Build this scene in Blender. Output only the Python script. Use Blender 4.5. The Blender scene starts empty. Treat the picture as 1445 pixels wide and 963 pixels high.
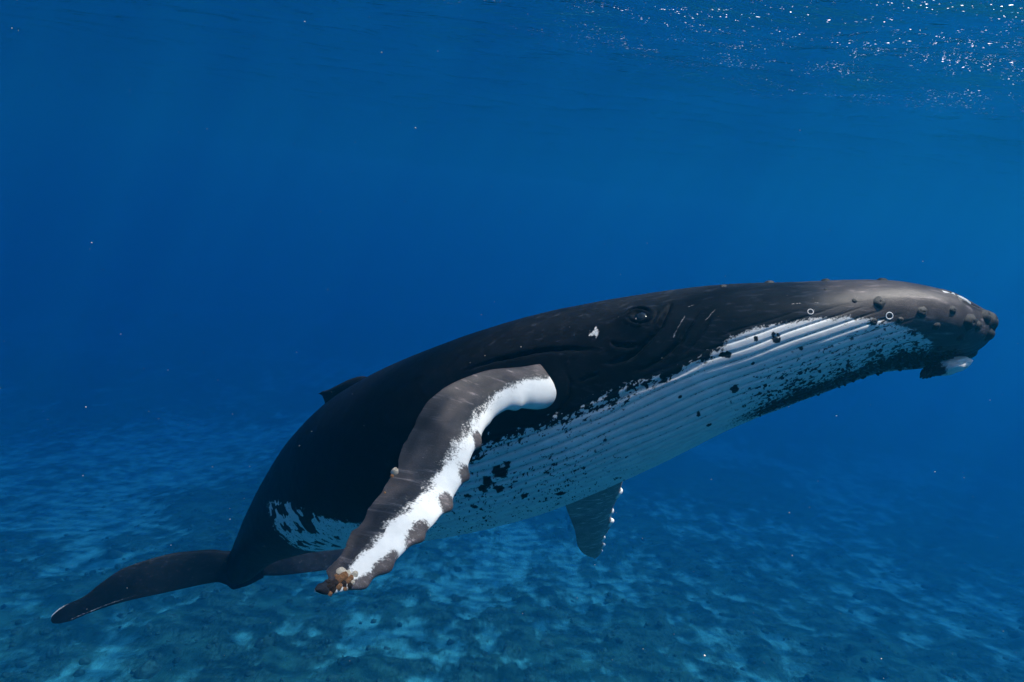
import bpy, math, random
import numpy as np
from mathutils import Matrix, Vector

rng = np.random.default_rng(7)
random.seed(7)
scn = bpy.context.scene
col = scn.collection

# ------------------------------------------------------------------ camera
F, CX, CY = 941.0, 722.5, 481.5            # focal length and centre in photo pixels
PITCH, ROLL = math.radians(13.0), math.radians(7.0)
CAM_LOC = np.array([0.0, 0.0, 10.0])       # seabed near z = -9, sea surface near z = 13.6
SURF_Z = 13.6
_r0 = np.array([1.0, 0, 0]); _f = np.array([0, math.cos(PITCH), -math.sin(PITCH)])
_u0 = np.array([0, math.sin(PITCH), math.cos(PITCH)])
RIGHT = math.cos(ROLL) * _r0 + math.sin(ROLL) * _u0
UPV = -math.sin(ROLL) * _r0 + math.cos(ROLL) * _u0
FWD = _f
cam_d = bpy.data.cameras.new('camera')
cam_d.sensor_width = 36.0
cam_d.lens = 36.0 * F / 1445.0
cam_d.clip_start = 0.05
cam_d.clip_end = 2000.0
cam = bpy.data.objects.new('camera', cam_d)
col.objects.link(cam)
cam.matrix_world = Matrix(((RIGHT[0], UPV[0], -FWD[0], CAM_LOC[0]),
                           (RIGHT[1], UPV[1], -FWD[1], CAM_LOC[1]),
                           (RIGHT[2], UPV[2], -FWD[2], CAM_LOC[2]), (0, 0, 0, 1)))
scn.camera = cam

# ------------------------------------------------------------------ sky, sun, exposure
SUN_EL, SUN_AZ = math.radians(67), math.radians(88)   # azimuth: clockwise from +Y (view direction)
world = bpy.data.worlds.new('World'); scn.world = world
world.use_nodes = True
wn = world.node_tree
bg = wn.nodes['Background']
sky = wn.nodes.new('ShaderNodeTexSky')
sky.sky_type = 'NISHITA'; sky.sun_disc = False
sky.sun_elevation = SUN_EL; sky.sun_rotation = SUN_AZ
wn.links.new(sky.outputs['Color'], bg.inputs['Color'])
bg.inputs['Strength'].default_value = 0.12
sun_d = bpy.data.lights.new('sun', 'SUN')
sun_d.energy = 5.0; sun_d.angle = math.radians(0.5); sun_d.color = (1.0, 0.85, 0.72)
sun = bpy.data.objects.new('sun', sun_d); col.objects.link(sun)
sdir = Vector((math.sin(SUN_AZ) * math.cos(SUN_EL), math.cos(SUN_AZ) * math.cos(SUN_EL), math.sin(SUN_EL)))
sun.rotation_euler = sdir.to_track_quat('Z', 'Y').to_euler()
sun.location = (20, -10, 40)
scn.view_settings.view_transform = 'Standard'
scn.view_settings.look = 'None'
scn.view_settings.gamma = 1.0
scn.view_settings.exposure = 1.6
scn.view_settings.use_curve_mapping = False
scn.render.engine = 'CYCLES'
cy = scn.cycles
cy.use_denoising = True
try:
    cy.denoiser = 'OPENIMAGEDENOISE'
    cy.denoising_input_passes = 'RGB_ALBEDO_NORMAL'
except Exception:
    pass
cy.max_bounces = 8; cy.diffuse_bounces = 3; cy.glossy_bounces = 2
cy.transmission_bounces = 2; cy.volume_bounces = 4; cy.transparent_max_bounces = 6
cy.caustics_reflective = False; cy.caustics_refractive = False
cy.sample_clamp_indirect = 4.0

# ------------------------------------------------------------------ helpers
def p3(px, py, d):
    return np.array([(px - CX) / F * d, -(py - CY) / F * d, d])
def proj(V):
    return np.stack([CX + F * V[..., 0] / V[..., 2], CY - F * V[..., 1] / V[..., 2]], -1)
def to_world(V):
    return CAM_LOC + V[..., 0:1] * RIGHT + V[..., 1:2] * UPV + V[..., 2:3] * FWD
UPC = np.array([0.12096, 0.98515, -0.12187])   # the way the whale's back leans, in camera axes

def pchip(x, y, q):
    x = np.asarray(x, float); y = np.asarray(y, float); h = np.diff(x); d = np.diff(y) / h; m = np.zeros_like(y)
    for i in range(1, len(x) - 1):
        if d[i - 1] * d[i] > 0:
            w1 = 2 * h[i] + h[i - 1]; w2 = h[i] + 2 * h[i - 1]; m[i] = (w1 + w2) / (w1 / d[i - 1] + w2 / d[i])
    m[0] = d[0]; m[-1] = d[-1]
    k = np.clip(np.searchsorted(x, q) - 1, 0, len(x) - 2); t = (q - x[k]) / h[k]
    return ((2 * t**3 - 3 * t * t + 1) * y[k] + (t**3 - 2 * t * t + t) * h[k] * m[k]
            + (-2 * t**3 + 3 * t * t) * y[k + 1] + (t**3 - t * t) * h[k] * m[k + 1])
def cub(x, y, q):
    x = np.asarray(x, float); y = np.asarray(y, float); n = len(x); h = np.diff(x)
    A = np.eye(n); b = np.zeros(n)
    for i in range(1, n - 1):
        A[i, i - 1] = h[i - 1]; A[i, i] = 2 * (h[i - 1] + h[i]); A[i, i + 1] = h[i]
        b[i] = 6 * ((y[i + 1] - y[i]) / h[i] - (y[i] - y[i - 1]) / h[i - 1])
    M = np.linalg.solve(A, b); k = np.clip(np.searchsorted(x, q) - 1, 0, n - 2)
    a = x[k + 1] - q; c = q - x[k]; hh = h[k]
    return ((M[k] * a**3 + M[k + 1] * c**3) / (6 * hh) + (y[k] / hh - M[k] * hh / 6) * a
            + (y[k + 1] / hh - M[k + 1] * hh / 6) * c)
def sstep(a, b, x):
    t = np.clip((x - a) / (b - a), 0, 1)
    return t * t * (3 - 2 * t)
def _hash(ix, iy, iz, seed):
    h = (ix.astype(np.uint32) * np.uint32(374761393) + iy.astype(np.uint32) * np.uint32(668265263)
         + iz.astype(np.uint32) * np.uint32(2147483647) + np.uint32(seed * 1013904223 & 0xffffffff))
    h = (h ^ (h >> np.uint32(13))) * np.uint32(1274126177)
    h = h ^ (h >> np.uint32(16))
    return (h & np.uint32(0xffff)).astype(np.float32) / 65535.0
def noise(x, y, z=None, seed=1):
    """value noise, 0..1"""
    x = np.asarray(x, np.float64); y = np.asarray(y, np.float64)
    z = np.zeros_like(x) if z is None else np.asarray(z, np.float64)
    fx, fy, fz = np.floor(x), np.floor(y), np.floor(z)
    ix, iy, iz = [a.astype(np.int64) for a in (fx, fy, fz)]
    tx, ty, tz = x - fx, y - fy, z - fz
    tx = tx * tx * (3 - 2 * tx); ty = ty * ty * (3 - 2 * ty); tz = tz * tz * (3 - 2 * tz)
    out = 0
    flat = not np.any(z)
    for dz in ((0,) if flat else (0, 1)):
        wz = 1 if flat else (tz if dz else 1 - tz)
        for dy in (0, 1):
            wy = ty if dy else 1 - ty
            for dx in (0, 1):
                wx = tx if dx else 1 - tx
                out = out + wx * wy * wz * _hash(ix + dx, iy + dy, iz + dz, seed)
    return out
def fbm(x, y, z=None, octv=4, seed=1, gain=.5):
    a, s, t = 1.0, 0, 0
    for o in range(octv):
        k = 2.03 ** o
        s = s + a * noise(x * k + 7.1 * o, y * k - 3.7 * o, None if z is None else z * k + 1.9 * o, seed + o)
        t += a; a *= gain
    return s / t

def mesh_from(name, V, faces_q, attrs=None, smooth=True):
    """V (n,3), faces_q (m,4) or list of arrays with 3/4 columns"""
    me = bpy.data.meshes.new(name)
    fl = faces_q if isinstance(faces_q, list) else [faces_q]
    fl = [np.asarray(f, np.int32) for f in fl if len(f)]
    loops = np.concatenate([f.ravel() for f in fl])
    sizes = np.concatenate([np.full(len(f), f.shape[1], np.int32) for f in fl])
    me.vertices.add(len(V)); me.loops.add(len(loops)); me.polygons.add(len(sizes))
    me.vertices.foreach_set('co', np.ascontiguousarray(V, np.float32).ravel())
    me.loops.foreach_set('vertex_index', loops)
    me.polygons.foreach_set('loop_start', np.r_[0, np.cumsum(sizes)[:-1]].astype(np.int32))
    if smooth:
        me.polygons.foreach_set('use_smooth', np.ones(len(sizes), bool))
    for k, v in (attrs or {}).items():
        a = me.attributes.new(k, 'FLOAT', 'POINT')
        a.data.foreach_set('value', np.ascontiguousarray(v, np.float32).ravel())
    me.update(calc_edges=True)
    return me
def link(name, me, mat=None, parent=None, loc=None):
    o = bpy.data.objects.new(name, me); col.objects.link(o)
    if mat and not me.materials:
        me.materials.append(mat)
    if parent: o.parent = parent
    if loc is not None: o.location = loc
    return o
def tag(o, label=None, cat=None, kind=None):
    if label: o['label'] = label
    if cat: o['category'] = cat
    if kind: o['kind'] = kind
    return o

class NT:
    """small wrapper for building node trees"""
    def __init__(self, name):
        self.m = bpy.data.materials.new(name); self.m.use_nodes = True
        self.t = self.m.node_tree; self.t.nodes.clear()
        self.out = self.t.nodes.new('ShaderNodeOutputMaterial')
    def n(self, typ, **kw):
        nd = self.t.nodes.new(typ)
        for k, v in kw.items():
            if k in nd.inputs.keys() if isinstance(k, str) else False:
                s = nd.inputs[k]
                if hasattr(v, 'is_output'): self.t.links.new(v, s)
                else: s.default_value = v
            else: setattr(nd, k, v)
        return nd
    def l(self, a, b): self.t.links.new(a, b)
    def put(self, nd, idx, v):
        s = nd.inputs[idx]
        if hasattr(v, 'is_output'): self.t.links.new(v, s)
        else: s.default_value = v
    def math(self, op, a, b=None, clamp=False):
        nd = self.t.nodes.new('ShaderNodeMath'); nd.operation = op; nd.use_clamp = clamp
        self.put(nd, 0, a)
        if b is not None: self.put(nd, 1, b)
        return nd.outputs[0]
    def ramp(self, v, a, b, lo=0.0, hi=1.0, smooth=True):
        nd = self.t.nodes.new('ShaderNodeMapRange'); nd.interpolation_type = 'SMOOTHSTEP' if smooth else 'LINEAR'
        self.put(nd, 0, v); nd.inputs[1].default_value = a; nd.inputs[2].default_value = b
        nd.inputs[3].default_value = lo; nd.inputs[4].default_value = hi
        return nd.outputs[0]
    def mix(self, f, a, b):
        nd = self.t.nodes.new('ShaderNodeMix'); nd.data_type = 'RGBA'
        self.put(nd, 0, f); self.put(nd, 6, a); self.put(nd, 7, b)
        return nd.outputs[2]
    def attr(self, name):
        nd = self.t.nodes.new('ShaderNodeAttribute'); nd.attribute_name = name
        return nd.outputs['Fac']
    def obj(self):
        return self.t.nodes.new('ShaderNodeTexCoord').outputs['Object']
    def noise(self, vec, scale, detail=4, rough=.55):
        nd = self.t.nodes.new('ShaderNodeTexNoise')
        self.l(vec, nd.inputs['Vector']); nd.inputs['Scale'].default_value = scale
        nd.inputs['Detail'].default_value = detail; nd.inputs['Roughness'].default_value = rough
        return nd.outputs['Fac']
    def bump(self, h, dist, strength=1.0):
        nd = self.t.nodes.new('ShaderNodeBump'); self.put(nd, 'Height', h)
        nd.inputs['Distance'].default_value = dist; nd.inputs['Strength'].default_value = strength
        return nd.outputs[0]
def rgba(*c): return (*c, 1.0)

# ------------------------------------------------------------------ materials
def mat_skin():
    k = NT('whale_skin'); ob = k.obj()
    w, tone = k.attr('white'), k.attr('tone')
    n1 = k.noise(ob, 95, 5, .7); n2 = k.noise(ob, 9, 4, .6); n3 = k.noise(ob, 240, 2, .6)
    e = k.math('ADD', w, k.math('MULTIPLY', k.math('SUBTRACT', n1, .5), 1.5))
    fac = k.ramp(e, .28, .72)
    tv = k.math('MULTIPLY', tone, k.ramp(n2, .25, .8, .7, 1.35))
    tv = k.math('MULTIPLY', tv, k.ramp(n3, .3, .75, .8, 1.25)); tv = k.math('MULTIPLY', tv, k.ramp(k.noise(ob, 120, 1, .5), .70, .76, 1.0, 2.2))
    sm = k.n('ShaderNodeMapping'); k.l(ob, sm.inputs['Vector']); sm.inputs['Rotation'].default_value = (0, .35, .72); sm.inputs['Scale'].default_value = (2.2, 30, 30)
    tv = k.math('MULTIPLY', tv, k.ramp(k.noise(sm.outputs[0], 1.0, 4, .62), .54, .78, 1.0, 4.0))
    comb = k.n('ShaderNodeCombineColor')
    k.l(k.math('MULTIPLY', tv, k.ramp(tone, .012, .05, .80, 1.12)), comb.inputs[0]); k.l(k.math('MULTIPLY', tv, .96), comb.inputs[1]); k.l(k.math('MULTIPLY', tv, k.ramp(tone, .012, .05, 1.3, .98)), comb.inputs[2])
    wc = k.mix(k.ramp(n2, .3, .75), rgba(.70, .71, .71), rgba(.84, .84, .83))
    c = k.mix(fac, comb.outputs[0], wc)
    b = k.n('ShaderNodeBsdfPrincipled')
    k.l(c, b.inputs['Base Color'])
    k.l(k.math('ADD', .27, k.math('MULTIPLY', n2, .25)), b.inputs['Roughness'])
    k.l(k.ramp(tone, .012, .055, .10, .75), b.inputs['Specular IOR Level']); b.inputs['IOR'].default_value = 1.22
    k.l(k.bump(k.math('ADD', k.math('MULTIPLY', n1, .6), n3), .006, .35), b.inputs['Normal'])
    k.l(b.outputs[0], k.out.inputs[0]); return k.m
def mat_plain(name, c, rough=.6, spec=.3, bumps=(60, .004), vary=.35):
    k = NT(name); ob = k.obj(); n = k.noise(ob, bumps[0], 4, .6)
    cc = k.mix(k.ramp(n, .3, .7), rgba(*[x * (1 - vary) for x in c]), rgba(*[min(1, x * (1 + vary)) for x in c]))
    b = k.n('ShaderNodeBsdfPrincipled'); k.l(cc, b.inputs['Base Color'])
    b.inputs['Roughness'].default_value = rough; b.inputs['Specular IOR Level'].default_value = spec
    k.l(k.bump(n, bumps[1], .6), b.inputs['Normal']); k.l(b.outputs[0], k.out.inputs[0]); return k.m
def mat_surface():
    """sea surface seen from below: total internal reflection by angle, clear where looked at steeply, sun glints painted as white flecks"""
    k = NT('sea_surface'); ob = k.obj()
    mp = k.n('ShaderNodeMapping'); k.l(ob, mp.inputs['Vector']); mp.inputs['Scale'].default_value = (.75, 1.25, 1)
    mp.inputs['Rotation'].default_value = (0, 0, .12)
    n1 = k.noise(mp.outputs[0], 1.7, 3, .62); n2 = k.noise(mp.outputs[0], 9, 2, .6)
    nb = k.bump(k.math('ADD', n1, k.math('MULTIPLY', n2, .12)), .12, .75)
    fr = k.n('ShaderNodeFresnel'); fr.inputs['IOR'].default_value = 1.33; k.l(nb, fr.inputs['Normal'])
    gl = k.n('ShaderNodeBsdfGlossy'); gl.inputs['Roughness'].default_value = .06
    gl.inputs['Color'].default_value = rgba(.92, .95, 1); k.l(nb, gl.inputs['Normal'])
    # wavelets gather the light into shafts: transmission varies over the surface
    cz = k.noise(mp.outputs[0], .9, 2, .5)
    tr = k.n('ShaderNodeBsdfTransparent')
    k.l(k.mix(k.ramp(cz, .38, .62), rgba(.25, .25, .25), rgba(1, 1, 1)), tr.inputs['Color'])
    m1 = k.n('ShaderNodeMixShader'); k.l(fr.outputs[0], m1.inputs[0]); k.l(tr.outputs[0], m1.inputs[1]); k.l(gl.outputs[0], m1.inputs[2])
    # sun glints painted as white translucent flecks, gathered in one patch
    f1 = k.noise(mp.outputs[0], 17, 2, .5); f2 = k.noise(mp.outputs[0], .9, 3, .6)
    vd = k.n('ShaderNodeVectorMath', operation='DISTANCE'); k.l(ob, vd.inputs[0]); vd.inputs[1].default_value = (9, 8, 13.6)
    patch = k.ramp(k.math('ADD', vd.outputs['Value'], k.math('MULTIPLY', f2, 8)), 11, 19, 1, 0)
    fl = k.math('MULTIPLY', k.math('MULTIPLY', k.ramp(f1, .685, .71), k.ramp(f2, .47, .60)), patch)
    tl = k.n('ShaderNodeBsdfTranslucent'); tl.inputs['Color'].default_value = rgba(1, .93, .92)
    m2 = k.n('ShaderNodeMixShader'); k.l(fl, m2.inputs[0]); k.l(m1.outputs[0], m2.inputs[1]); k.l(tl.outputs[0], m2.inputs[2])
    k.l(m2.outputs[0], k.out.inputs[0]); return k.m
def mat_seabed():
    k = NT('reef_bottom'); ob = k.obj()
    sand = k.attr('sand')
    bm_ = k.n('ShaderNodeMapping'); k.l(ob, bm_.inputs['Vector']); bm_.inputs['Scale'].default_value = (1.1, .5, .6); ob = bm_.outputs[0]
    n1 = k.noise(ob, 1.3, 7, .74); n2 = k.noise(ob, .5, 4, .6); n3 = k.noise(ob, 6, 4, .65)
    e = k.math('ADD', sand, k.math('MULTIPLY', k.math('SUBTRACT', n1, .5), 2.2))
    fac = k.ramp(e, .42, 1.2)
    dark = k.mix(k.ramp(n3, .3, .7), rgba(.008, .034, .03), rgba(.03, .11, .095))
    dark = k.mix(k.ramp(n2, .45, .7), dark, rgba(.025, .11, .09))
    c = k.mix(fac, dark, rgba(.08, .34, .32))
    b = k.n('ShaderNodeBsdfDiffuse'); k.l(c, b.inputs['Color'])
    k.l(k.bump(k.math('ADD', n1, k.math('MULTIPLY', n3, .3)), .35, .8), b.inputs['Normal'])
    k.l(b.outputs[0], k.out.inputs[0]); return k.m
def mat_water():
    k = NT('sea_water')
    v = k.n('ShaderNodeVolumePrincipled')
    v.inputs['Density'].default_value = .080
    v.inputs['Color'].default_value = rgba(.003, .100, .163)
    v.inputs['Absorption Color'].default_value = rgba(.26, .52, .79)
    v.inputs['Anisotropy'].default_value = .68
    k.l(v.outputs[0], k.out.inputs['Volume']); return k.m

SKIN = mat_skin()
M_TUB = mat_plain('tubercle_skin', (.020, .019, .020), .5, .35, (40, .004))
M_EYE = mat_plain('eye_black', (.006, .006, .008), .06, .5, (20, .0), .1)
M_GLINT = mat_plain('glint_pale', (.55, .57, .6), .2, .5, (60, .0), .2)
M_BARN = mat_plain('barnacle_shell', (.60, .54, .45), .7, .2, (90, .006), .2)
M_BARO = mat_plain('barnacle_orange', (.26, .13, .06), .6, .25, (90, .006), .4)
M_BARD = mat_plain('barnacle_dark', (.03, .022, .02), .7, .2, (90, .006), .4)
M_SCAR = mat_plain('scar_white', (.75, .76, .76), .6, .2, (90, .002), .1)
M_SPECK = mat_plain('speck', (.6, .6, .55), .8, .1, (30, .0), .1)
M_REEF = mat_plain('coral_lump', (.02, .07, .06), .9, .1, (6, .03), .6)

# ------------------------------------------------------------------ large structure
# seabed: one sheet out past sight, finer below the camera
def grid_axis(lo, hi, n, c, k):
    t = np.linspace(-1, 1, n)
    s = np.sign(t) * abs(t) ** k
    return np.where(s < 0, c + s * (c - lo), c + s * (hi - c))
gx = grid_axis(-180, 180, 470, 0, 1.9); gy = grid_axis(-90, 210, 420, 30, 1.9)
GX, GY = np.meshgrid(gx, gy)
n_big = fbm(GX * .06, GY * .06, octv=3, seed=3)
n_mid = fbm(GX * .5 + 3, GY * .24, octv=5, seed=11, gain=.72)
n_fin = fbm(GX * 1.2, GY * .6, octv=3, seed=23)
reef = sstep(.40, .62, .55 * n_mid + .45 * n_big)
lump = reef * (.15 + .9 * np.clip(n_fin - .35, 0, 1)) + .5 * (n_mid - .5)
GZ = 1.6 * (n_big - .5) + .9 * lump * 1.0 - 10.5
GZ = GZ - 20 * np.tanh(np.clip(GY - 20 + .35 * np.clip(-GX - 4, 0, 60), 0, None) * .26 / 20)      # the reef slopes away into the deep
sandf = 1 - sstep(.34, .64, .5 * n_mid + .5 * n_big + .40 * (n_fin - .5))
def grid_faces(ny, nx):
    i = np.arange(ny * nx).reshape(ny, nx)
    return np.stack([i[:-1, :-1], i[:-1, 1:], i[1:, 1:], i[1:, :-1]], -1).reshape(-1, 4)
GV = np.stack([GX, GY, GZ], -1).reshape(-1, 3)
seabed = link('seabed', mesh_from('seabed', GV, grid_faces(len(gy), len(gx)), {'sand': sandf}), mat_seabed())
tag(seabed, 'pale sand and dark coral reef mottling the deep seabed', 'seabed', 'structure')

# sea surface
sx = grid_axis(-180, 180, 380, 6, 2.2); sy = grid_axis(-90, 210, 380, 11, 2.2)
SX, SY = np.meshgrid(sx, sy)
SZ = np.zeros_like(SX)
for i in range(26):
    lam = 0.7 * 1.17 ** i * random.uniform(.9, 1.1)
    if lam > 14: break
    a = math.radians(75) + random.gauss(0, .55); am = .0055 * lam ** .9
    ph = 2 * math.pi * (SX * math.cos(a) + SY * math.sin(a)) / lam + random.uniform(0, 6.28)
    SZ += am * (np.sin(ph) + .35 * np.cos(2 * ph))
SZ += .07 * (fbm(SX * .8, SY * .8, octv=3, seed=41) - .5)
SV = np.stack([SX, SY, SURF_Z + SZ], -1).reshape(-1, 3)
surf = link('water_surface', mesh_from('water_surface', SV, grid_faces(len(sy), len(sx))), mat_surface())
tag(surf, 'rippled underside of the sea surface with bright glints', 'water surface', 'structure')

# the sea water itself: one closed box of blue water around everything
bx0, bx1 = np.array([-178., -88, -34.0]), np.array([178., 208, 15.0])
bv = np.array([[(bx0, bx1)[i][0], (bx0, bx1)[j][1], (bx0, bx1)[k][2]] for i in (0, 1) for j in (0, 1) for k in (0, 1)])
bf = np.array([[0, 1, 3, 2], [4, 6, 7, 5], [0, 4, 5, 1], [2, 3, 7, 6], [0, 2, 6, 4], [1, 5, 7, 3]])
haze = link('haze', mesh_from('haze', bv, bf, smooth=False), mat_water())
tag(haze, 'clear deep blue sea water fading with distance', 'water', 'stuff')

# ------------------------------------------------------------------ the whale
# px, py, distance, half height, half width, roll of the belly towards the viewer, narrowing of the top
ST = np.array([
 (1401,453,4.30,.010,.016,28,0),(1392,457,4.30,.065,.10,28,.05),(1366,465,4.31,.150,.235,28,.1),
 (1320,466,4.33,.2228,.3514,28,.2),(1250,461.3,4.36,.2721,.4407,28,.25),(1149,475,4.42,.3544,.5023,28,.25),
 (1016,501.1,4.55,.4727,.5755,27,.2),(897.3,535.4,4.72,.5939,.6069,26,.1),(798.4,567.8,4.95,.6795,.67,24,0),
 (699.4,601,5.3,.7466,.7184,22,0),(610.1,628.3,5.75,.7719,.7256,20,0),(540.4,650.9,6.25,.7645,.7008,18,0),
 (468.7,682.6,6.9,.6658,.5806,15,0),(409.7,724.4,7.55,.48,.4202,12,0),(363.4,768.4,8.15,.2953,.2499,10,0),
 (338,802,8.55,.2,.17,10,0),(325,815,8.75,.10,.12,10,0)])
NS, NTH = 1100, 760
def loft(ns, nt):
    C = np.array([p3(*r[:3]) for r in ST])
    s = np.r_[0, np.cumsum(np.linalg.norm(np.diff(C, axis=0), axis=1))]
    x = np.linspace(0, 1, ns)
    q = s[-1] * (.72 * x + .28 * x * x)
    q[:40] = q[40] * np.linspace(0, 1, 41)[:40] ** 1.4
    Cq = np.stack([cub(s, C[:, i], q) for i in range(3)], -1)
    hq, wq, rq, kq = [pchip(s, ST[:, i], q) for i in (3, 4, 5, 6)]
    xs = np.linspace(0, s[-1], 400)
    Cs = np.stack([cub(s, C[:, i], xs) for i in range(3)], -1)
    Ts = np.gradient(Cs, xs, axis=0)
    ker = np.ones(15) / 15
    Ts = np.stack([np.convolve(np.pad(Ts[:, i], 7, mode='edge'), ker, 'valid') for i in range(3)], -1)
    T = np.stack([np.interp(q, xs, Ts[:, i]) for i in range(3)], -1)
    T /= np.linalg.norm(T, axis=1)[:, None]
    U0 = UPC - (T @ UPC)[:, None] * T; U0 /= np.linalg.norm(U0, axis=1)[:, None]
    N0 = np.cross(T, U0); N0 *= np.sign(-N0[:, 2])[:, None]
    ph = np.radians(rq)[:, None]
    U = np.cos(ph) * U0 - np.sin(ph) * N0; N = np.cos(ph) * N0 + np.sin(ph) * U0
    xx = np.linspace(0, 1, 2001); den = .55 + .75 * sstep(.12, .35, xx)
    cum = np.r_[0, np.cumsum((den[1:] + den[:-1]) / 2)]; cum *= np.pi / cum[-1]
    hf = np.interp(np.linspace(0, 1, nt // 2 + 1), xx, cum)
    th = np.r_[hf, 2 * np.pi - hf[1:-1][::-1]]
    c, sn = np.cos(th), np.sin(th)
    cc = np.sign(c) * abs(c) ** .92; ss = np.sign(sn) * abs(sn) ** .92
    w = wq[:, None] * ss * (1 - kq[:, None] * np.clip(c, 0, 1) ** 1.3)
    V = Cq[:, None] + U[:, None] * (hq[:, None] * cc)[..., None] + N[:, None] * w[..., None]
    return V, q, th, (Cq, T, U, N, hq, wq)
def normals(V):
    du = np.gradient(V, axis=0)
    dv = (np.roll(V, -1, 1) - np.roll(V, 1, 1)) * .5
    n = np.cross(du, dv); n /= np.linalg.norm(n, axis=-1)[..., None] + 1e-12
    return n
BV, BQ, BTH, BFR = loft(NS, NTH)
BN = normals(BV)
ctr = BFR[0][:, None]
if ((BN * (BV - ctr)).sum(-1)).mean() < 0: BN = -BN
QQ = np.broadcast_to(BQ[:, None], (NS, NTH)); TT = np.broadcast_to(BTH[None], (NS, NTH))
TS = np.where(TT > np.pi, 2 * np.pi - TT, TT)          # mirrored: 0 back .. pi belly
PX = proj(BV)
FACING = ((BN * BV).sum(-1) < 0)
_fi = np.argwhere(FACING); _fp = PX[FACING]
def pick(px, py):
    """grid index of the skin point that the photo shows at a pixel"""
    k = np.argmin((_fp[:, 0] - px) ** 2 + (_fp[:, 1] - py) ** 2)
    return tuple(_fi[k])
def skin_pt(px, py): return BV[pick(px, py)]
def skin_nr(px, py): return BN[pick(px, py)]
def dist_poly(pts, w):
    """distance of every skin vertex to a line on the skin (given by photo pixels); inf beyond 4 w"""
    P = []
    for (a, b) in zip(pts[:-1], pts[1:]):
        for t in np.linspace(0, 1, 6)[:-1]:
            P.append(skin_pt(a[0] + (b[0] - a[0]) * t, a[1] + (b[1] - a[1]) * t))
    P.append(skin_pt(*pts[-1])); P = np.array(P)
    lo, hi = P.min(0) - 4 * w, P.max(0) + 4 * w
    m = np.all((BV > lo) & (BV < hi), -1)
    X = BV[m]; D = np.full(len(X), 1e9); L = np.zeros(len(X))
    for i, (a, b) in enumerate(zip(P[:-1], P[1:])):
        d = b - a; dd = d @ d + 1e-12
        t = np.clip(((X - a) @ d) / dd, 0, 1)
        e = np.linalg.norm(X - a - t[:, None] * d, axis=1)
        k = e < D; D[k] = e[k]; L[k] = (i + t[k]) / (len(P) - 1)
    out = np.full((NS, NTH), 1e9); lo_ = np.zeros((NS, NTH)); out[m] = D; lo_[m] = L
    return out, lo_
def dist_pt(px, py):
    return np.linalg.norm(BV - skin_pt(px, py), axis=-1)

disp = np.zeros((NS, NTH)); white = np.zeros((NS, NTH)); tone = np.full((NS, NTH), .02)
X3, Y3, Z3 = BV[..., 0], BV[..., 1], BV[..., 2]

# --- ventral pleats
seg = np.linalg.norm(np.roll(BV, -1, 1) - BV, axis=-1)
half = NTH // 2
arc = np.zeros((NS, NTH))
arc[:, half:] = np.cumsum(np.concatenate([np.zeros((NS, 1)), seg[:, half:-1]], 1), 1)
arc[:, :half] = np.cumsum(seg[:, :half][:, ::-1], 1)[:, ::-1]
lam = np.interp(BQ, [0, .5, 1.5, 3.0, 4.5, 6], [.048, .050, .053, .063, .076, .08])[:, None]
wob = (noise(QQ * 1.1, arc * 1.6, seed=5) - .5) * 1.5 + (noise(QQ * 3.7, arc * 5, seed=6) - .5) * .35
pphase = arc / lam * (1 - .10 * sstep(0, 2.2, 2.2 - QQ)) + wob
pf = abs((pphase % 1) - .5) * 2                         # 1 at groove, 0 on ridge

# --- boundary between black flank and white belly
bnd = [(1322,492),(1314,481),(1292,466),(1266,456),(1235,450),(1200,449),(1150,449),(1100,456),(1062,465),(1030,476),(1018,492),
       (992,511),(966,524),(940,534),(915,543),(885,556),(855,570),(825,580),(795,592),(760,604),(715,618),(680,632),(640,668),(600,708),(555,733),(510,740),(460,730),(410,712),(378,708)]
bi = [pick(*p) for p in bnd]
bq = np.array([BQ[i] for i, j in bi]); bt = np.array([TS[i, j] for i, j in bi])
o_ = np.argsort(bq); bq, bt = bq[o_], bt[o_]
thb = np.interp(BQ, bq, bt)
arcb = arc[np.arange(NS), np.clip(np.searchsorted(BTH, thb), 0, half - 1)]   # girth distance of boundary from belly line
q_front, q_back = bq[0], bq[-1]
below = arcb[:, None] - arc                              # >0 on belly side (metres)
nA = fbm(QQ * 16, arc * 24, Z3 * 0 + 5.5 + 3 * np.sign(np.pi - TT), 5, 31, .68)
nS = fbm(QQ * 55, pphase * 4.2, None, 4, 37, .66)             # streaks
nF = fbm(X3 * 42, Y3 * 42, Z3 * 42, 3, 53, .6)
edge_w = np.interp(BQ, [0, .9, 1.5, 1.9, 2.3, 3.2, 4, 9], [.012, .015, .02, .06, .11, .10, .06, .06])[:, None]
fld = below + (nA - .5) * edge_w * 3.2 + (nS - .5) * edge_w * 1.6 * sstep(4.6, 3.8, QQ)
end_fade = (sstep(q_front - .01, q_front + .05, QQ + (nS - .5) * .25) * sstep(q_back + .12, q_back - .12, QQ + (nA - .5) * .5))
white = sstep(-.03, .03, fld) * end_fade
# black keel under the jaw, with streaks thinning upwards
jaw = sstep(2.15, 1.3, QQ)
keel = sstep(.12, .03, arc - .05 * jaw + (nS - .5) * .30) * jaw
white *= 1 - keel
strk = (sstep(.605, .69, nS + .13 * sstep(.55, .1, arc) * jaw - .02))
zone = sstep(.30, .05, abs(arc - .30)) * jaw + .85 * sstep(1.9, 3.0, QQ) * sstep(.95, .3, arc) + .3 * sstep(.1, .03, below)
white *= 1 - .95 * np.clip(strk * zone * 1.3, 0, 1)
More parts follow.
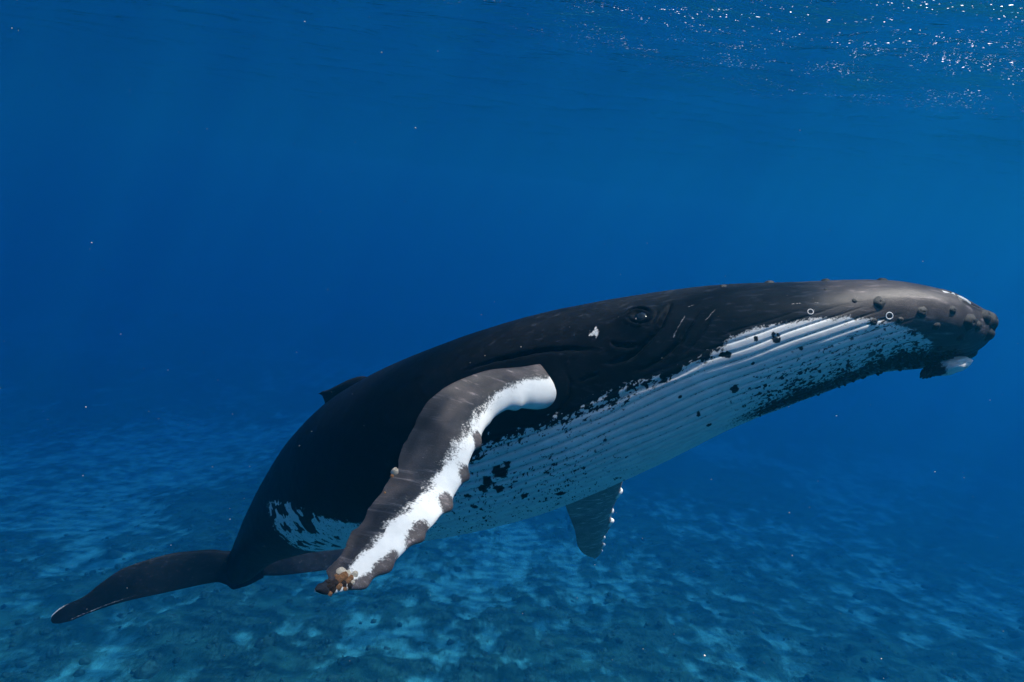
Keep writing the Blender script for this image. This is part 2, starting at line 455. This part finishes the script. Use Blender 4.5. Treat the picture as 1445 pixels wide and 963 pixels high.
# flecks in black on the belly behind the flipper, blotches on the flank patch
bl = fbm(X3 * 11, Y3 * 11, Z3 * 11, 2, 61)
white *= 1 - sstep(.60, .64, bl + .03) * sstep(4.6, 5.4, QQ)
for (px, py, r) in [(1094,478,.030),(1036,550,.026),(1027,501,.022),(1018,500,.018),(1230,500,.022),(1067,478,.016),(1063,513,.012),(1131,492,.012),(853,622,.014),(728,612,.014),
                    (690,680,.045),(704,668,.05),(660,700,.03),(672,716,.03),(705,690,.04),(715,655,.03),(680,690,.03),(870,676,.02),(790,697,.03),(740,700,.025),(770,668,.02),(960,560,.012),(1000,600,.02),(985,585,.018),(1080,545,.012)]:
    d = dist_pt(px, py)
    white *= 1 - sstep(r * 1.3, r * .6, d + (nF - .5) * (r * 1.2 + .022 * (r > .025)))
# pale scratched patch behind the eye; sunlit spots on the throat painted in white
for (px, py, r) in [(841,470,.045),(905,551,.045),(880,556,.04),(940,568,.03)]:
    d = dist_pt(px, py)
    white = np.maximum(white, sstep(r * 1.1, r * .5, d + (nF - .5) * r * 2.2) * (.62 if py < 500 else .7))
for pts in ([(966,447),(957,462),(951,476)], [(979,431),(972,433)], [(1131,428),(1118,429)], [(1150,427),(1155,428)],
            [(1008,438),(996,452)], [(1332,412),(1345,416),(1358,422),(1372,431)]):
    d, l_ = dist_poly(pts, .02)
    wd = .014 if pts[0][0] == 1332 else .0042
    white = np.maximum(white, sstep(wd * 1.3, wd * .6, d) * (.9 if pts[0][0] == 1332 else .5))
# pleat relief
gz = sstep(.12, .40, QQ) * sstep(5.6, 4.4, QQ) * sstep(-.10, .06, below)
deep = np.interp(BQ, [0, .4, 1.5, 3, 5], [.002, .004, .008, .017, .008])[:, None]
disp -= deep * gz * np.exp(-((1 - pf) / .25) ** 2)
disp += deep * .22 * gz * (1 - pf ** 2)
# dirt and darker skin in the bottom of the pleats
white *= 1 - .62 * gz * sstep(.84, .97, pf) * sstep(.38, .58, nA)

# --- skin folds round the eye and mouth corner
def fold(pts, w, depth, lip=.12):
    global disp, tone
    d, l = dist_poly(pts, w)
    tp = sstep(0, .35, l) * sstep(1, .7, l)
    disp = disp - depth * 1.25 * tp * np.exp(-(d / (w * .5)) ** 2) + depth * lip * tp * np.exp(-((d - w * 1.7) / (w * .9)) ** 2)
fold([(950,424),(945.6,430),(939,445),(932,460),(919,475),(907,487),(897,498),(884.5,506),(864.6,513),(846,516)], .026, .030)
fold([(859.6,482),(869.6,487),(884.5,489),(903,488.5)], .020, .022)
fold([(640,528),(670,518),(700,508),(725,503),(750,497),(775,493.5),(800,492),(825,493),(856,494.7)], .026, .022)
fold([(994,435),(982,447),(969,465),(962,480),(949,492),(932,507),(912,520),(889.5,525)], .024, .020)
fold([(1006,445),(999,457),(987,475),(974,492),(964,502)], .018, .010)
fold([(846,527),(840,529),(825,535),(812,540)], .02, .014)
fold([(930,437),(926,450),(918,462)], .016, .007)
fold([(1010,500),(985,516),(955,530),(925,541),(890,553),(860,568),(820,583),(780,594)], .022, .013)
fold([(1395,443),(1380,434),(1368,429),(1350,418),(1332,411),(1310,404)], .014, .016, .5)
fold([(740,590),(765,590),(790,578),(803,560),(805,540),(795,520)], .018, .010)
# eye socket: bulge with a slit
d = dist_pt(904, 449)
disp += .042 * np.exp(-(d / .11) ** 2) - .040 * np.exp(-(d / .05) ** 2)
fold([(882,447),(890,441),(900,438),(912,440),(921,447)], .012, .014, .5)
fold([(882,448),(892,456),(904,459),(916,456),(922,450)], .012, .012, .5)
d = dist_pt(800, 505); disp += .012 * np.exp(-(d / .05) ** 2) * nF
# gentle unevenness
disp += .010 * (fbm(X3 * 2.2, Y3 * 2.2, Z3 * 2.2, 3, 71) - .5) + .003 * (fbm(X3 * 12, Y3 * 12, Z3 * 12, 2, 73) - .5)
disp *= sstep(0, .15, QQ)
# tone of the dark skin: greyer on the head, black on the back
tone = np.interp(BQ, [0, .3, .85, 1.25, 1.7, 2.4, 3.3, 9], [.03, .060, .060, .018, .010, .008, .004, .003])[:, None] + 0 * QQ
tone = tone * (.75 + .5 * fbm(X3 * 3, Y3 * 3, Z3 * 3, 3, 77))
tone *= 1 - .55 * sstep(.22, .06, arc) * sstep(.9, .4, QQ)
BVd = BV + BN * disp[..., None]

def close_grid(V, extra):
    """grid of rings (ns, nt, 3) closed round and capped at both ends"""
    ns, nt = V.shape[:2]
    i = np.arange(ns * nt).reshape(ns, nt)
    q = np.stack([i[:-1], np.roll(i, -1, 1)[:-1], np.roll(i, -1, 1)[1:], i[1:]], -1).reshape(-1, 4)
    c0, c1 = ns * nt, ns * nt + 1
    t0 = np.stack([np.full(nt, c0), np.roll(i[0], -1), i[0]], -1)
    t1 = np.stack([np.full(nt, c1), i[-1], np.roll(i[-1], -1)], -1)
    P = np.concatenate([V.reshape(-1, 3), [V[0].mean(0)], [V[-1].mean(0)]])
    ex = {k: np.r_[v.ravel(), v[0].mean(), v[-1].mean()] for k, v in extra.items()}
    # make the faces look outwards
    a, b, c = P[q[:, 0]], P[q[:, 1]], P[q[:, 2]]
    vol = (np.cross(b - a, c - a) * (a - P.mean(0))).sum()
    if vol < 0: q = q[:, ::-1]; t0 = t0[:, ::-1]; t1 = t1[:, ::-1]
    return P, [q, t0, t1], ex

def resample(P, n):
    P = np.array([p3(*r) for r in P]); l = np.r_[0, np.cumsum(np.linalg.norm(np.diff(P, axis=0), axis=1))]
    t = np.linspace(0, l[-1], n)
    return np.stack([pchip(l, P[:, i], t) for i in range(3)], -1)
def blade(lead, trail, n, m, thick, sharp=1.0):
    """flipper or fluke between a leading and a trailing edge; returns rings, t, u (0 lead .. 1 trail), face normal"""
    L, R = resample(lead, n), resample(trail, n)
    mid = (L + R) / 2; ax = np.gradient(mid, axis=0)
    ker = np.ones(9) / 9
    ax = np.stack([np.convolve(np.pad(ax[:, i], 4, mode='edge'), ker, 'valid') for i in range(3)], -1)
    nr = np.cross(ax, R - L); nr /= np.linalg.norm(nr, axis=1)[:, None] + 1e-12
    if nr[:, 2].mean() > 0: nr = -nr                     # towards the viewer
    ph = np.linspace(0, 2 * np.pi, m, endpoint=False)
    u = (1 - np.cos(ph)) / 2
    prof = np.sin(ph) * (1.25 - .75 * u) * np.clip(1 - u ** 3 * .35, 0, 1)
    t = np.linspace(0, 1, n)
    th = np.interp(t, *thick)
    V = L[:, None] + (R - L)[:, None] * u[None, :, None] + nr[:, None] * (prof[None] * th[:, None])[..., None]
    return V, np.broadcast_to(t[:, None], (n, m)), np.broadcast_to(u[None], (n, m)), nr, np.broadcast_to(np.sin(ph)[None], (n, m)), L, R

parts = [close_grid(BVd, {'white': white, 'tone': tone})]

# --- near flipper
lead = [(813,549,4.95),(801,555,4.66),(787,570,4.40),(765,577,4.26),(742,575,4.15),(728,573,4.08),(708,582,4.0),(690,596,3.9),(673,626,3.66),(662,652,3.48),(655,672,3.36),(644,694,3.24),(630,714,3.12),(610,742,2.95),(590,758,2.83),(565,784,2.69),(545,801,2.59),(515,823.5,2.45),(479,836,2.3),(458,839,2.22),(446,835,2.19)]
trail = [(812,541,4.95),(800,531,4.66),(786,520,4.50),(764,514,4.40),(736,518,4.28),(696,521.5,4.12),(657,533,3.95),(625,549,3.8),(601.6,571,3.68),(586,598,3.55),(568,634,3.38),(560,658,3.25),(538,693,3.03),(519,719,2.88),(514,733,2.8),(497,751,2.68),(490,770,2.6),(472,790,2.47),(460,804,2.36),(462,815,2.31),(447,829,2.21),(445,833,2.19)]
FN, FM = 420, 96
FV, ft, fu, fnr, fsn, fL, fR = blade(lead, trail, FN, FM, ([0, .1, .22, .35, .6, .85, 1], [.12, .125, .095, .065, .044, .028, .008]))
def t_of(edge, px, py):
    e = proj(edge); return np.argmin((e[:, 0] - px) ** 2 + (e[:, 1] - py) ** 2) / (FN - 1)
knobs = [(728,573,1.0),(673,626,1.1),(656,671,1.2),(630,714,1.25),(590,758,1.1),(545,800,.9),(690,598,.3),(512,824,.7)]
outw = fL - fR; outw /= np.linalg.norm(outw, axis=1)[:, None] + 1e-9
bulge = np.zeros((FN, FM)); kspot = np.zeros((FN, FM))
nK = fbm(ft * 60, fu * 9, None, 3, 91)
for (px, py, a) in knobs:
    tk = t_of(fL, px, py)
    g = np.exp(-((ft - tk) / .016) ** 2)
    bulge += a * .026 * g * np.exp(-(fu / .16) ** 2)
    if a > .5 and px < 700:
        kspot = np.maximum(kspot, .9 * sstep(1.5, .6, np.sqrt(((ft - tk - .004) / (.019 + .012 * (tk > .7) - .008 * (tk < .3))) ** 2 + ((fu - .02) / (.13 + .05 * (tk > .6) - .05 * (tk < .3))) ** 2) + (nK - .5) * .7))
FV = FV + outw[:, None] * bulge[..., None] + fnr[:, None] * (bulge * .35 * fsn)[..., None]
# muscle ridges and waves over the blade
wv = (fbm(ft * 9, fu * 2.2, None, 3, 93) - .5) * .026
FV = FV + fnr[:, None] * (wv * sstep(.1, .3, ft) * sstep(1, .9, ft) * (fu * (1 - fu) * 4))[..., None]
# ragged trailing edge
rg = (fbm(ft * 42, ft * 0, None, 3, 95) - .5) * .03 * sstep(.40, .6, ft) * sstep(.75, 1, fu)
FV = FV - outw[:, None] * rg[..., None]
band = np.interp(ft[:, 0], [0, .2, .27, .33, .40, .5, .6, .72, .83, .9, .95, 1], [.7, .62, .62, .44, .28, .24, .28, .40, .54, .5, .25, .1])[:, None]
nW = fbm(ft * 40, fu * 8, fsn, 4, 97, .6)
fw = sstep(.24, -.20, fu - band + (nW - .5) * .34)
fw *= 1 - .93 * kspot
fw *= sstep(.985, .955, ft)
fw = np.where(fsn < -.15, np.maximum(fw, .9), fw)        # underside is white
ftone = .044 * (-.1 + 2.1 * fbm(ft * 7, fu * 2.2, None, 3, 99)) * (1 - .45 * sstep(.28, .06, abs(fu - band - .18)) * sstep(.3, .5, ft)) + .03 * kspot
ftone *= 1 - .5 * sstep(.94, .98, ft)
parts.append(close_grid(FV, {'white': fw, 'tone': ftone}))

# --- far flipper hanging below the belly
lead2 = [(905,600,5.4),(895,640,5.62),(880,672,5.84),(873,695,6.07),(862,722,6.29),(861,742,6.51),(851,757,6.73),(850,772,6.96),(846,782,7.18),(840,787,7.4)]
trail2 = [(770,640,5.4),(785,680,5.65),(797,712,5.9),(805,732,6.15),(812,752,6.4),(814,766,6.65),(820,778,6.9),(830,785,7.15),(838,787.5,7.4)]
V2, t2, u2, n2, s2, L2, R2 = blade(lead2, trail2, 160, 40, ([0, .5, 1], [.10, .05, .012]))
o2 = L2 - R2; o2 /= np.linalg.norm(o2, axis=1)[:, None] + 1e-9
w2 = np.zeros_like(t2); b2 = np.zeros_like(t2)
for (px, py, a) in [(873,693,1.2),(858,721,1.0),(861,736,1.2),(851,748,.6),(849,759,1.0),(850,770,1.0),(848,779,.8)]:
    e = proj(L2); tk = np.argmin((e[:, 0] - px) ** 2 + (e[:, 1] - py) ** 2) / 159
    g = np.exp(-((t2 - tk) / .019) ** 2) * np.exp(-(u2 / .10) ** 2)
    b2 += .03 * a * g; w2 = np.maximum(w2, sstep(.12, .5, g * a))
V2 = V2 + o2[:, None] * b2[..., None]
parts.append(close_grid(V2, {'white': w2, 'tone': np.full_like(t2, .19)}))

# --- flukes
lead3 = [(372,775,8.55),(345,777,8.50),(322,778,8.40),(300,776,8.28),(281,777,8.18),(239,782,7.93),(206,791,7.75),(177,801,7.60),(144,822,7.44),(115,844,7.30),(92,854,7.20),(80,862,7.16),(72,872,7.14),(72,876,7.14)]
trail3 = [(372,815,8.7),(345,828,8.62),(331,832,8.55),(318,825,8.45),(306,822,8.38),(272,828,8.18),(227,838,7.93),(177,849,7.65),(144,859,7.48),(120,868,7.34),(98,877,7.22),(84,880,7.17),(75,880,7.15),(73,878,7.14)]
V3, t3, u3, n3, s3, L3, R3 = blade(lead3, trail3, 200, 48, ([0, .15, .5, 1], [.15, .08, .04, .008]))
nn = fbm(t3 * 10, u3 * 3, s3, 3, 103)
w3 = sstep(.03, .0, abs(u3 - .90) + (nn - .5) * .10) * sstep(.55, .75, t3) * sstep(.97, .9, t3) * .45 + sstep(.10, .0, abs(t3 - .965)) * sstep(.12, .02, u3) * .75
parts.append(close_grid(V3, {'white': w3, 'tone': .006 + .006 * nn}))
lead4 = [(325,790,8.55),(345,785,8.75),(380,776,9.0),(420,766,9.3),(470,762,9.6),(510,767,9.85),(535,776,10.0),(541,783,10.05)]
trail4 = [(325,826,8.6),(340,822,8.72),(360,815,8.9),(400,812,9.2),(450,806,9.5),(495,799,9.8),(530,791,10.0),(541,786,10.05)]
V4, t4, u4, n4, s4, L4, R4 = blade(lead4, trail4, 120, 40, ([0, .15, .5, 1], [.13, .08, .04, .008]))
parts.append(close_grid(V4, {'white': 0 * t4, 'tone': .02 + 0 * t4}))

# --- dorsal fin, small and hooked, on the far side of the ridge of the back
ib = [pick(524, 530), pick(490, 551), pick(460, 572)]
dfw, dfm, dfb = [BV[i] for i in ib]
lead5 = [(535,556,6.9),(528,538,6.78),(512,531,6.82),(495,535,6.87),(478,543,6.92),(464,550,6.96),(454,553,6.98),(450,556,7.0)]
trail5 = [(455,600,7.02),(459,575,7.02),(458,567,7.02),(456,562,7.01),(454,558,7.0),(452,557,7.0),(450,556,7.0),(449,555,7.0)]
V5, t5, u5, n5, s5, _, _ = blade(lead5, trail5, 90, 36, ([0, .3, .7, 1], [.09, .06, .035, .006]))
parts.append(close_grid(V5, {'white': 0 * t5, 'tone': .010 + 0 * t5}))

# --- pale chin knob
def blob(c, ax, rad, nu=40, nv=56, amp=.15, seed=1):
    a = np.linspace(.001, np.pi - .001, nu)[:, None]; b = np.linspace(0, 2 * np.pi, nv, endpoint=False)[None]
    S = np.stack([np.cos(a) + 0 * b, np.sin(a) * np.cos(b), np.sin(a) * np.sin(b)], -1)
    r = 1 + amp * (fbm(S[..., 0] * 2 + seed, S[..., 1] * 2, S[..., 2] * 2, 3, 7) - .5) * 2
    S = S * r[..., None] * np.array(rad)
    return c + S @ np.array(ax), S
e1 = p3(1362, 514, 4.2) - p3(1305, 528, 4.22); e1 /= np.linalg.norm(e1)
e2 = np.array([0, 0, -1.0]) - e1 * (-e1[2]); e2 /= np.linalg.norm(e2); e3 = np.cross(e1, e2)
CBV, CBS = blob(p3(1337, 516, 4.22), (e1, e2, e3), (.140, .095, .056), amp=.22)
cw = sstep(-.11, -.02, CBS[..., 0] + .04 * (fbm(CBS[..., 0] * 40, CBS[..., 1] * 40, CBS[..., 2] * 40, 2, 9) - .5) * 2)
parts.append(close_grid(CBV, {'white': cw * .95, 'tone': .02 + 0 * cw}))

# --- one continuous body: union of trunk, flippers, flukes, fin and chin
allw = to_world(parts[0][0])
base = np.array([*to_world(BFR[0][int(NS * .5)][None])[0][:2], allw[:, 2].min()])
whale = bpy.data.objects.new('humpback_whale', None); col.objects.link(whale)
whale.location = base
tag(whale, 'humpback whale gliding in blue water, white pleated throat, one long white-edged flipper forward', 'whale')
obs = []
for P, fc, ex in parts:
    me = mesh_from('body', to_world(P) - base, fc, ex)
    obs.append(link('body', me, SKIN))
def union(obs):
    body = obs[0]
    for o in obs[1:]:
        m = body.modifiers.new('u', 'BOOLEAN'); m.operation = 'UNION'; m.object = o; m.solver = 'MANIFOLD'
    dg = bpy.context.evaluated_depsgraph_get()
    return bpy.data.meshes.new_from_object(body.evaluated_get(dg))
n_sum = sum(len(o.data.vertices) for o in obs)
try:
    me = union(obs)
    ok = len(me.vertices) > .8 * n_sum and 'white' in me.attributes
except Exception as e_:
    print('union failed', e_); ok = False
print('UNION', ok, len(me.vertices), n_sum, list(me.attributes.keys()))
if not ok:
    me = None
    Vs, Qs, Ts, W, TO = [], [], [], [], []; off = 0
    for P, fc, ex in parts:
        Vs.append(to_world(P) - base); Qs.append(fc[0] + off); Ts += [fc[1] + off, fc[2] + off]
        W.append(ex['white']); TO.append(ex['tone']); off += len(P)
    me = mesh_from('body', np.concatenate(Vs), [np.concatenate(Qs), np.concatenate(Ts)], {'white': np.concatenate(W), 'tone': np.concatenate(TO)})
for o in obs:
    d_ = o.data; bpy.data.objects.remove(o); bpy.data.meshes.remove(d_)
me.name = 'body'
me.polygons.foreach_set('use_smooth', np.ones(len(me.polygons), bool))
body = link('body', me, SKIN, whale)

# --- small parts on the skin
def frame(n):
    z = Vector(n).normalized(); x = z.orthogonal().normalized(); y = z.cross(x)
    return Matrix((x, y, z)).transposed().to_4x4()
def dirw(n): return n[0] * RIGHT + n[1] * UPV + n[2] * FWD
def lathe(prof, n=14, seed=0, jit=.0):
    r = random.Random(seed); V, Fq = [], []
    k = [1 + r.uniform(-jit, jit) for _ in range(n)]
    for (rad, z) in prof:
        for i in range(n):
            a = 2 * math.pi * i / n; V.append((rad * k[i] * math.cos(a), rad * k[i] * math.sin(a), z * (1 + .3 * (k[i] - 1))))
    for j in range(len(prof) - 1):
        for i in range(n):
            Fq.append((j * n + i, j * n + (i + 1) % n, (j + 1) * n + (i + 1) % n, (j + 1) * n + i))
    return mesh_from('lathe', np.array(V), np.array(Fq))
TUB = [lathe([(1.25, -.3), (1.05, .05), (.85, .42), (.62, .72), (.36, .88), (.14, .84), (.10, .70), (.01, .66)], 16, s, .13) for s in range(4)]
def on_skin(name, me, mat, px, py, size, flat=1.0, lift=0.0, idx=None):
    i = pick(px, py) if idx is None else idx
    p = to_world((BVd[i] + BN[i] * lift)[None])[0] - base
    if not me.materials: me.materials.append(mat)
    o = bpy.data.objects.new(name, me); col.objects.link(o); o.parent = whale
    o.matrix_local = Matrix.Translation(p) @ frame(dirw(BN[i])) @ Matrix.Rotation(random.uniform(0, 6), 4, 'Z') @ Matrix.Diagonal((size, size, size * flat, 1))
    return o
for k_, (px, py, r) in enumerate([(1241,427,.032),(1301,441,.030),(1337,413,.034),(1369,455,.040),(1391,446,.036),(1400,452,.044),(1396,473,.034),(1372,503,.034),(1233,455,.024),
        (1085,398,.030),(1165,395,.028),(1245,395,.028),(1021,404,.022),(1165,408,.012),(1322,461,.024),(1345,438,.020),(1207,424,.014),(1270,452,.018),(1356,478,.022),(1381,461,.024),(1290,470,.016)]):
    on_skin('tubercle', TUB[k_ % 4], M_TUB, px, py, r * (1.15 if px > 1330 else 1.0), .6 if px > 1330 else .5)
# mirrored row on the far side of the head
for k_, (px, py) in enumerate([(1241,427),(1301,441),(1337,413),(1369,455),(1165,395)]):
    i, j = pick(px, py)
    on_skin('tubercle', TUB[k_ % 4], M_TUB, 0, 0, .024, .62, idx=(i, (NTH - j) % NTH))
def torus(R, r, n=22, m=8, arc0=0, arc1=2 * math.pi):
    full = abs(arc1 - arc0 - 2 * math.pi) < 1e-6
    V, Fq = [], []
    for i in range(n):
        a = arc0 + (arc1 - arc0) * i / (n if full else n - 1)
        rr = r if full else r * math.sin(math.pi * (i + .15) / (n - .7))
        for j in range(m):
            b = 2 * math.pi * j / m
            V.append(((R + rr * math.cos(b)) * math.cos(a), (R + rr * math.cos(b)) * math.sin(a), rr * math.sin(b)))
    for i in range(n if full else n - 1):
        for j in range(m):
            Fq.append((i * m + j, ((i + 1) % n) * m + j, ((i + 1) % n) * m + (j + 1) % m, i * m + (j + 1) % m))
    return mesh_from('ring', np.array(V), np.array(Fq))
RING = torus(1, .16)
on_skin('ring_scar', RING, M_SCAR, 1143.5, 440.5, .016, .5)
on_skin('ring_scar', RING, M_SCAR, 1254.5, 446, .020, .5)
# eye: dark ball, with an added pale crescent standing for its wet glint
ei = pick(904.5, 449)
EB = lathe([(math.sin(a), math.cos(a)) for a in np.linspace(.02, math.pi - .02, 18)], 28)
EB.materials.append(M_EYE)
eye = bpy.data.objects.new('eye', EB); col.objects.link(eye); eye.parent = whale
_ez = BN[ei] * .5 - BV[ei] / np.linalg.norm(BV[ei]) * .5
eye.matrix_local = Matrix.Translation(to_world((BVd[ei] - BN[ei] * .040)[None])[0] - base) @ frame(dirw(_ez)) @ Matrix.Diagonal((.066, .066, .066, 1))
ir = torus(.50, .12, 16, 8, -.6, 1.9)
ir.materials.append(M_GLINT)
eye_glint = bpy.data.objects.new('eye_glint', ir); col.objects.link(eye_glint); eye_glint.parent = eye
eye_glint.location = (0, 0, .85)
# the crescent faces up and forward
eR = eye.matrix_local.to_3x3().normalized()
upl = eR.inverted() @ Vector(dirw(np.array([.55, .5, 0])))
eye_glint.rotation_euler = (0, 0, math.atan2(upl.y, upl.x) - .65)

# barnacles at the flipper tip and one on its hind edge
BARN = [lathe([(1.0, -.15), (.95, .2), (.75, .7), (.52, .95), (.40, .90), (.30, .5), (.01, .4)], 10, s + 20, .16) for s in range(3)]
for b_ in BARN: b_.materials.append(M_BARN)
BARN_O = [b_.copy() for b_ in BARN]
for b_ in BARN_O: b_.materials[0] = M_BARO
BARN_D = [b_.copy() for b_ in BARN]
for b_ in BARN_D: b_.materials[0] = M_BARD
FPX = proj(FV); top_side = fsn > .12
def on_flipper(name, me, px, py, size, flat=1.0, lift=0.0):
    dd = (FPX[..., 0] - px) ** 2 + (FPX[..., 1] - py) ** 2 + np.where(top_side, 0, 1e6)
    i = np.unravel_index(np.argmin(dd), dd.shape)
    p = to_world((FV[i] + fnr[i[0]] * lift)[None])[0] - base
    o = bpy.data.objects.new(name, me); col.objects.link(o); o.parent = whale
    o.matrix_local = Matrix.Translation(p) @ frame(dirw(fnr[i[0]])) @ Matrix.Rotation(random.uniform(0, 6), 4, 'Z') @ Matrix.Diagonal((size, size, size * flat, 1))
for (px, py, r, kd) in [(481,808,.020,0),(489,812,.018,0),(500,812,.012,0),(484,816,.017,1),(478,819,.015,1),(490,820,.014,1),(495,816,.011,1),(472,824,.014,2),(483,825,.013,2),(477,829,.012,1),
                        (466,829,.013,2),(492,828,.010,2),(470,834,.010,2),(463,822,.008,2),(486,831,.009,1),(498,822,.008,0),(474,814,.009,1)]:
    on_flipper('barnacle', (BARN, BARN_O, BARN_D)[kd][random.randrange(3)], px, py, r, random.uniform(.8, 1.4))
on_flipper('barnacle', BARN[0], 552, 664, .018, 1.4); on_flipper('barnacle', BARN_O[1], 547, 668, .010, 1.2)
for (px, py, r) in [(543, 695, .006), (465, 845, .009)]:
    on_flipper('barnacle', BARN_O[2], px, py, r)
# dark growth fringing the chin and the keel of the jaw
def fringe(name, items, mat):
    Vs, Fs, off = [], [], 0
    tmp = lathe([(1.0, -.6), (.9, .1), (.7, .7), (.4, 1.1), (.02, 1.25)], 7, 5, .25)
    co = np.zeros(len(tmp.vertices) * 3, np.float32); tmp.vertices.foreach_get('co', co); co = co.reshape(-1, 3)
    fq = np.array([list(p.vertices) for p in tmp.polygons])
    for (p, n, r, L) in items:
        R_ = np.array(frame(dirw(n)).to_3x3())
        Vs.append((co * np.array([r, r, r * L])) @ R_.T + to_world(p[None])[0] - base); Fs.append(fq + off); off += len(co)
    o = link(name, mesh_from(name, np.concatenate(Vs), np.concatenate(Fs)), mat, whale); o['kind'] = 'stuff'
items = []
for k_ in range(420):
    q_ = .33 + random.random() ** 1.2 * 1.25
    i = int(np.searchsorted(BQ, q_)); j = int(np.searchsorted(BTH, np.pi + random.gauss(-.18, .16))) % NTH
    nn_ = BN[i, j] + np.array([random.gauss(0, .3), random.gauss(0, .3), random.gauss(0, .3)])
    items.append((BVd[i, j], nn_, random.uniform(.006, .014) * (1.2 - .5 * (q_ - .33) / 1.25), random.uniform(.6, 1.6)))
for k_ in range(40):
    p = p3(1308 + random.gauss(0, 5), 526 + random.gauss(0, 3), 4.22 + random.gauss(0, .03))
    items.append((p, np.array([random.gauss(-.6, .3), random.gauss(-.6, .3), random.gauss(-.2, .3)]), random.uniform(.006, .011), random.uniform(1.5, 3.5)))
fringe('barnacle_fringe', items, M_BARD)

# ------------------------------------------------------------------ reef lumps on the bottom (uncountable rubble)
def reef_lumps():
    bm_v = np.array([(math.sin(a) * math.cos(b), math.sin(a) * math.sin(b), math.cos(a)) for a in (.5, 1.1, 1.7) for b in np.linspace(0, 2 * math.pi, 7, endpoint=False)] + [(0, 0, 1.05)])
    fq = [(j * 7 + i, (j + 1) * 7 + i, (j + 1) * 7 + (i + 1) % 7, j * 7 + (i + 1) % 7) for j in (0, 1) for i in range(7)]
    ft_ = [(21, i, (i + 1) % 7) for i in range(7)]
    Vs, Q, T_, off = [], [], [], 0
    while len(Vs) < 3600:
        y = random.uniform(10, 60); x = random.uniform(-.95, .95) * (y + 6)
        iy = min(len(gy) - 1, int(np.searchsorted(gy, y))); ix = min(len(gx) - 1, int(np.searchsorted(gx, x)))
        if random.random() > (1 - sandf[iy, ix]) * .9 + .1: continue
        r = random.lognormvariate(-2.3, .5)
        k = 1 + rng.normal(0, .18, (len(bm_v), 1))
        V = bm_v * k * np.array([r * random.uniform(.8, 1.3), r * random.uniform(.8, 1.3), r * random.uniform(.5, 1.1)])
        Vs.append(V + np.array([x, y, GZ[iy, ix] - .02])); Q.append(np.array(fq) + off); T_.append(np.array(ft_) + off); off += len(bm_v)
    return mesh_from('coral_rubble', np.concatenate(Vs), [np.concatenate(Q), np.concatenate(T_)])
rub = link('coral_rubble', reef_lumps(), M_REEF)
tag(rub, 'small dark coral lumps and rubble strewn over the seabed', 'coral', 'stuff')

# ------------------------------------------------------------------ specks drifting in the water
def specks():
    o8 = np.array([(1, 0, 0), (-1, 0, 0), (0, 1, 0), (0, -1, 0), (0, 0, 1), (0, 0, -1)], float)
    f8 = np.array([(0, 2, 4), (2, 1, 4), (1, 3, 4), (3, 0, 4), (2, 0, 5), (1, 2, 5), (3, 1, 5), (0, 3, 5)])
    Vs, Fs = [], []
    for k in range(1000):
        d = random.uniform(1.2, 14); p = np.array([random.uniform(-.9, .9) * d, random.uniform(-.62, .62) * d, d])
        w = to_world(p[None])[0]
        if not -7 < w[2] < SURF_Z - .5: continue
        r = random.lognormvariate(-7.05, .4)
        Vs.append(o8 * r * np.array([random.uniform(.7, 1.5) for _ in range(3)]) + w); Fs.append(f8 + 6 * (len(Vs) - 1))
    return mesh_from('plankton', np.concatenate(Vs), np.concatenate(Fs))
pk = link('plankton', specks(), M_SPECK)
tag(pk, 'tiny pale specks of plankton drifting in the water', 'plankton', 'stuff')
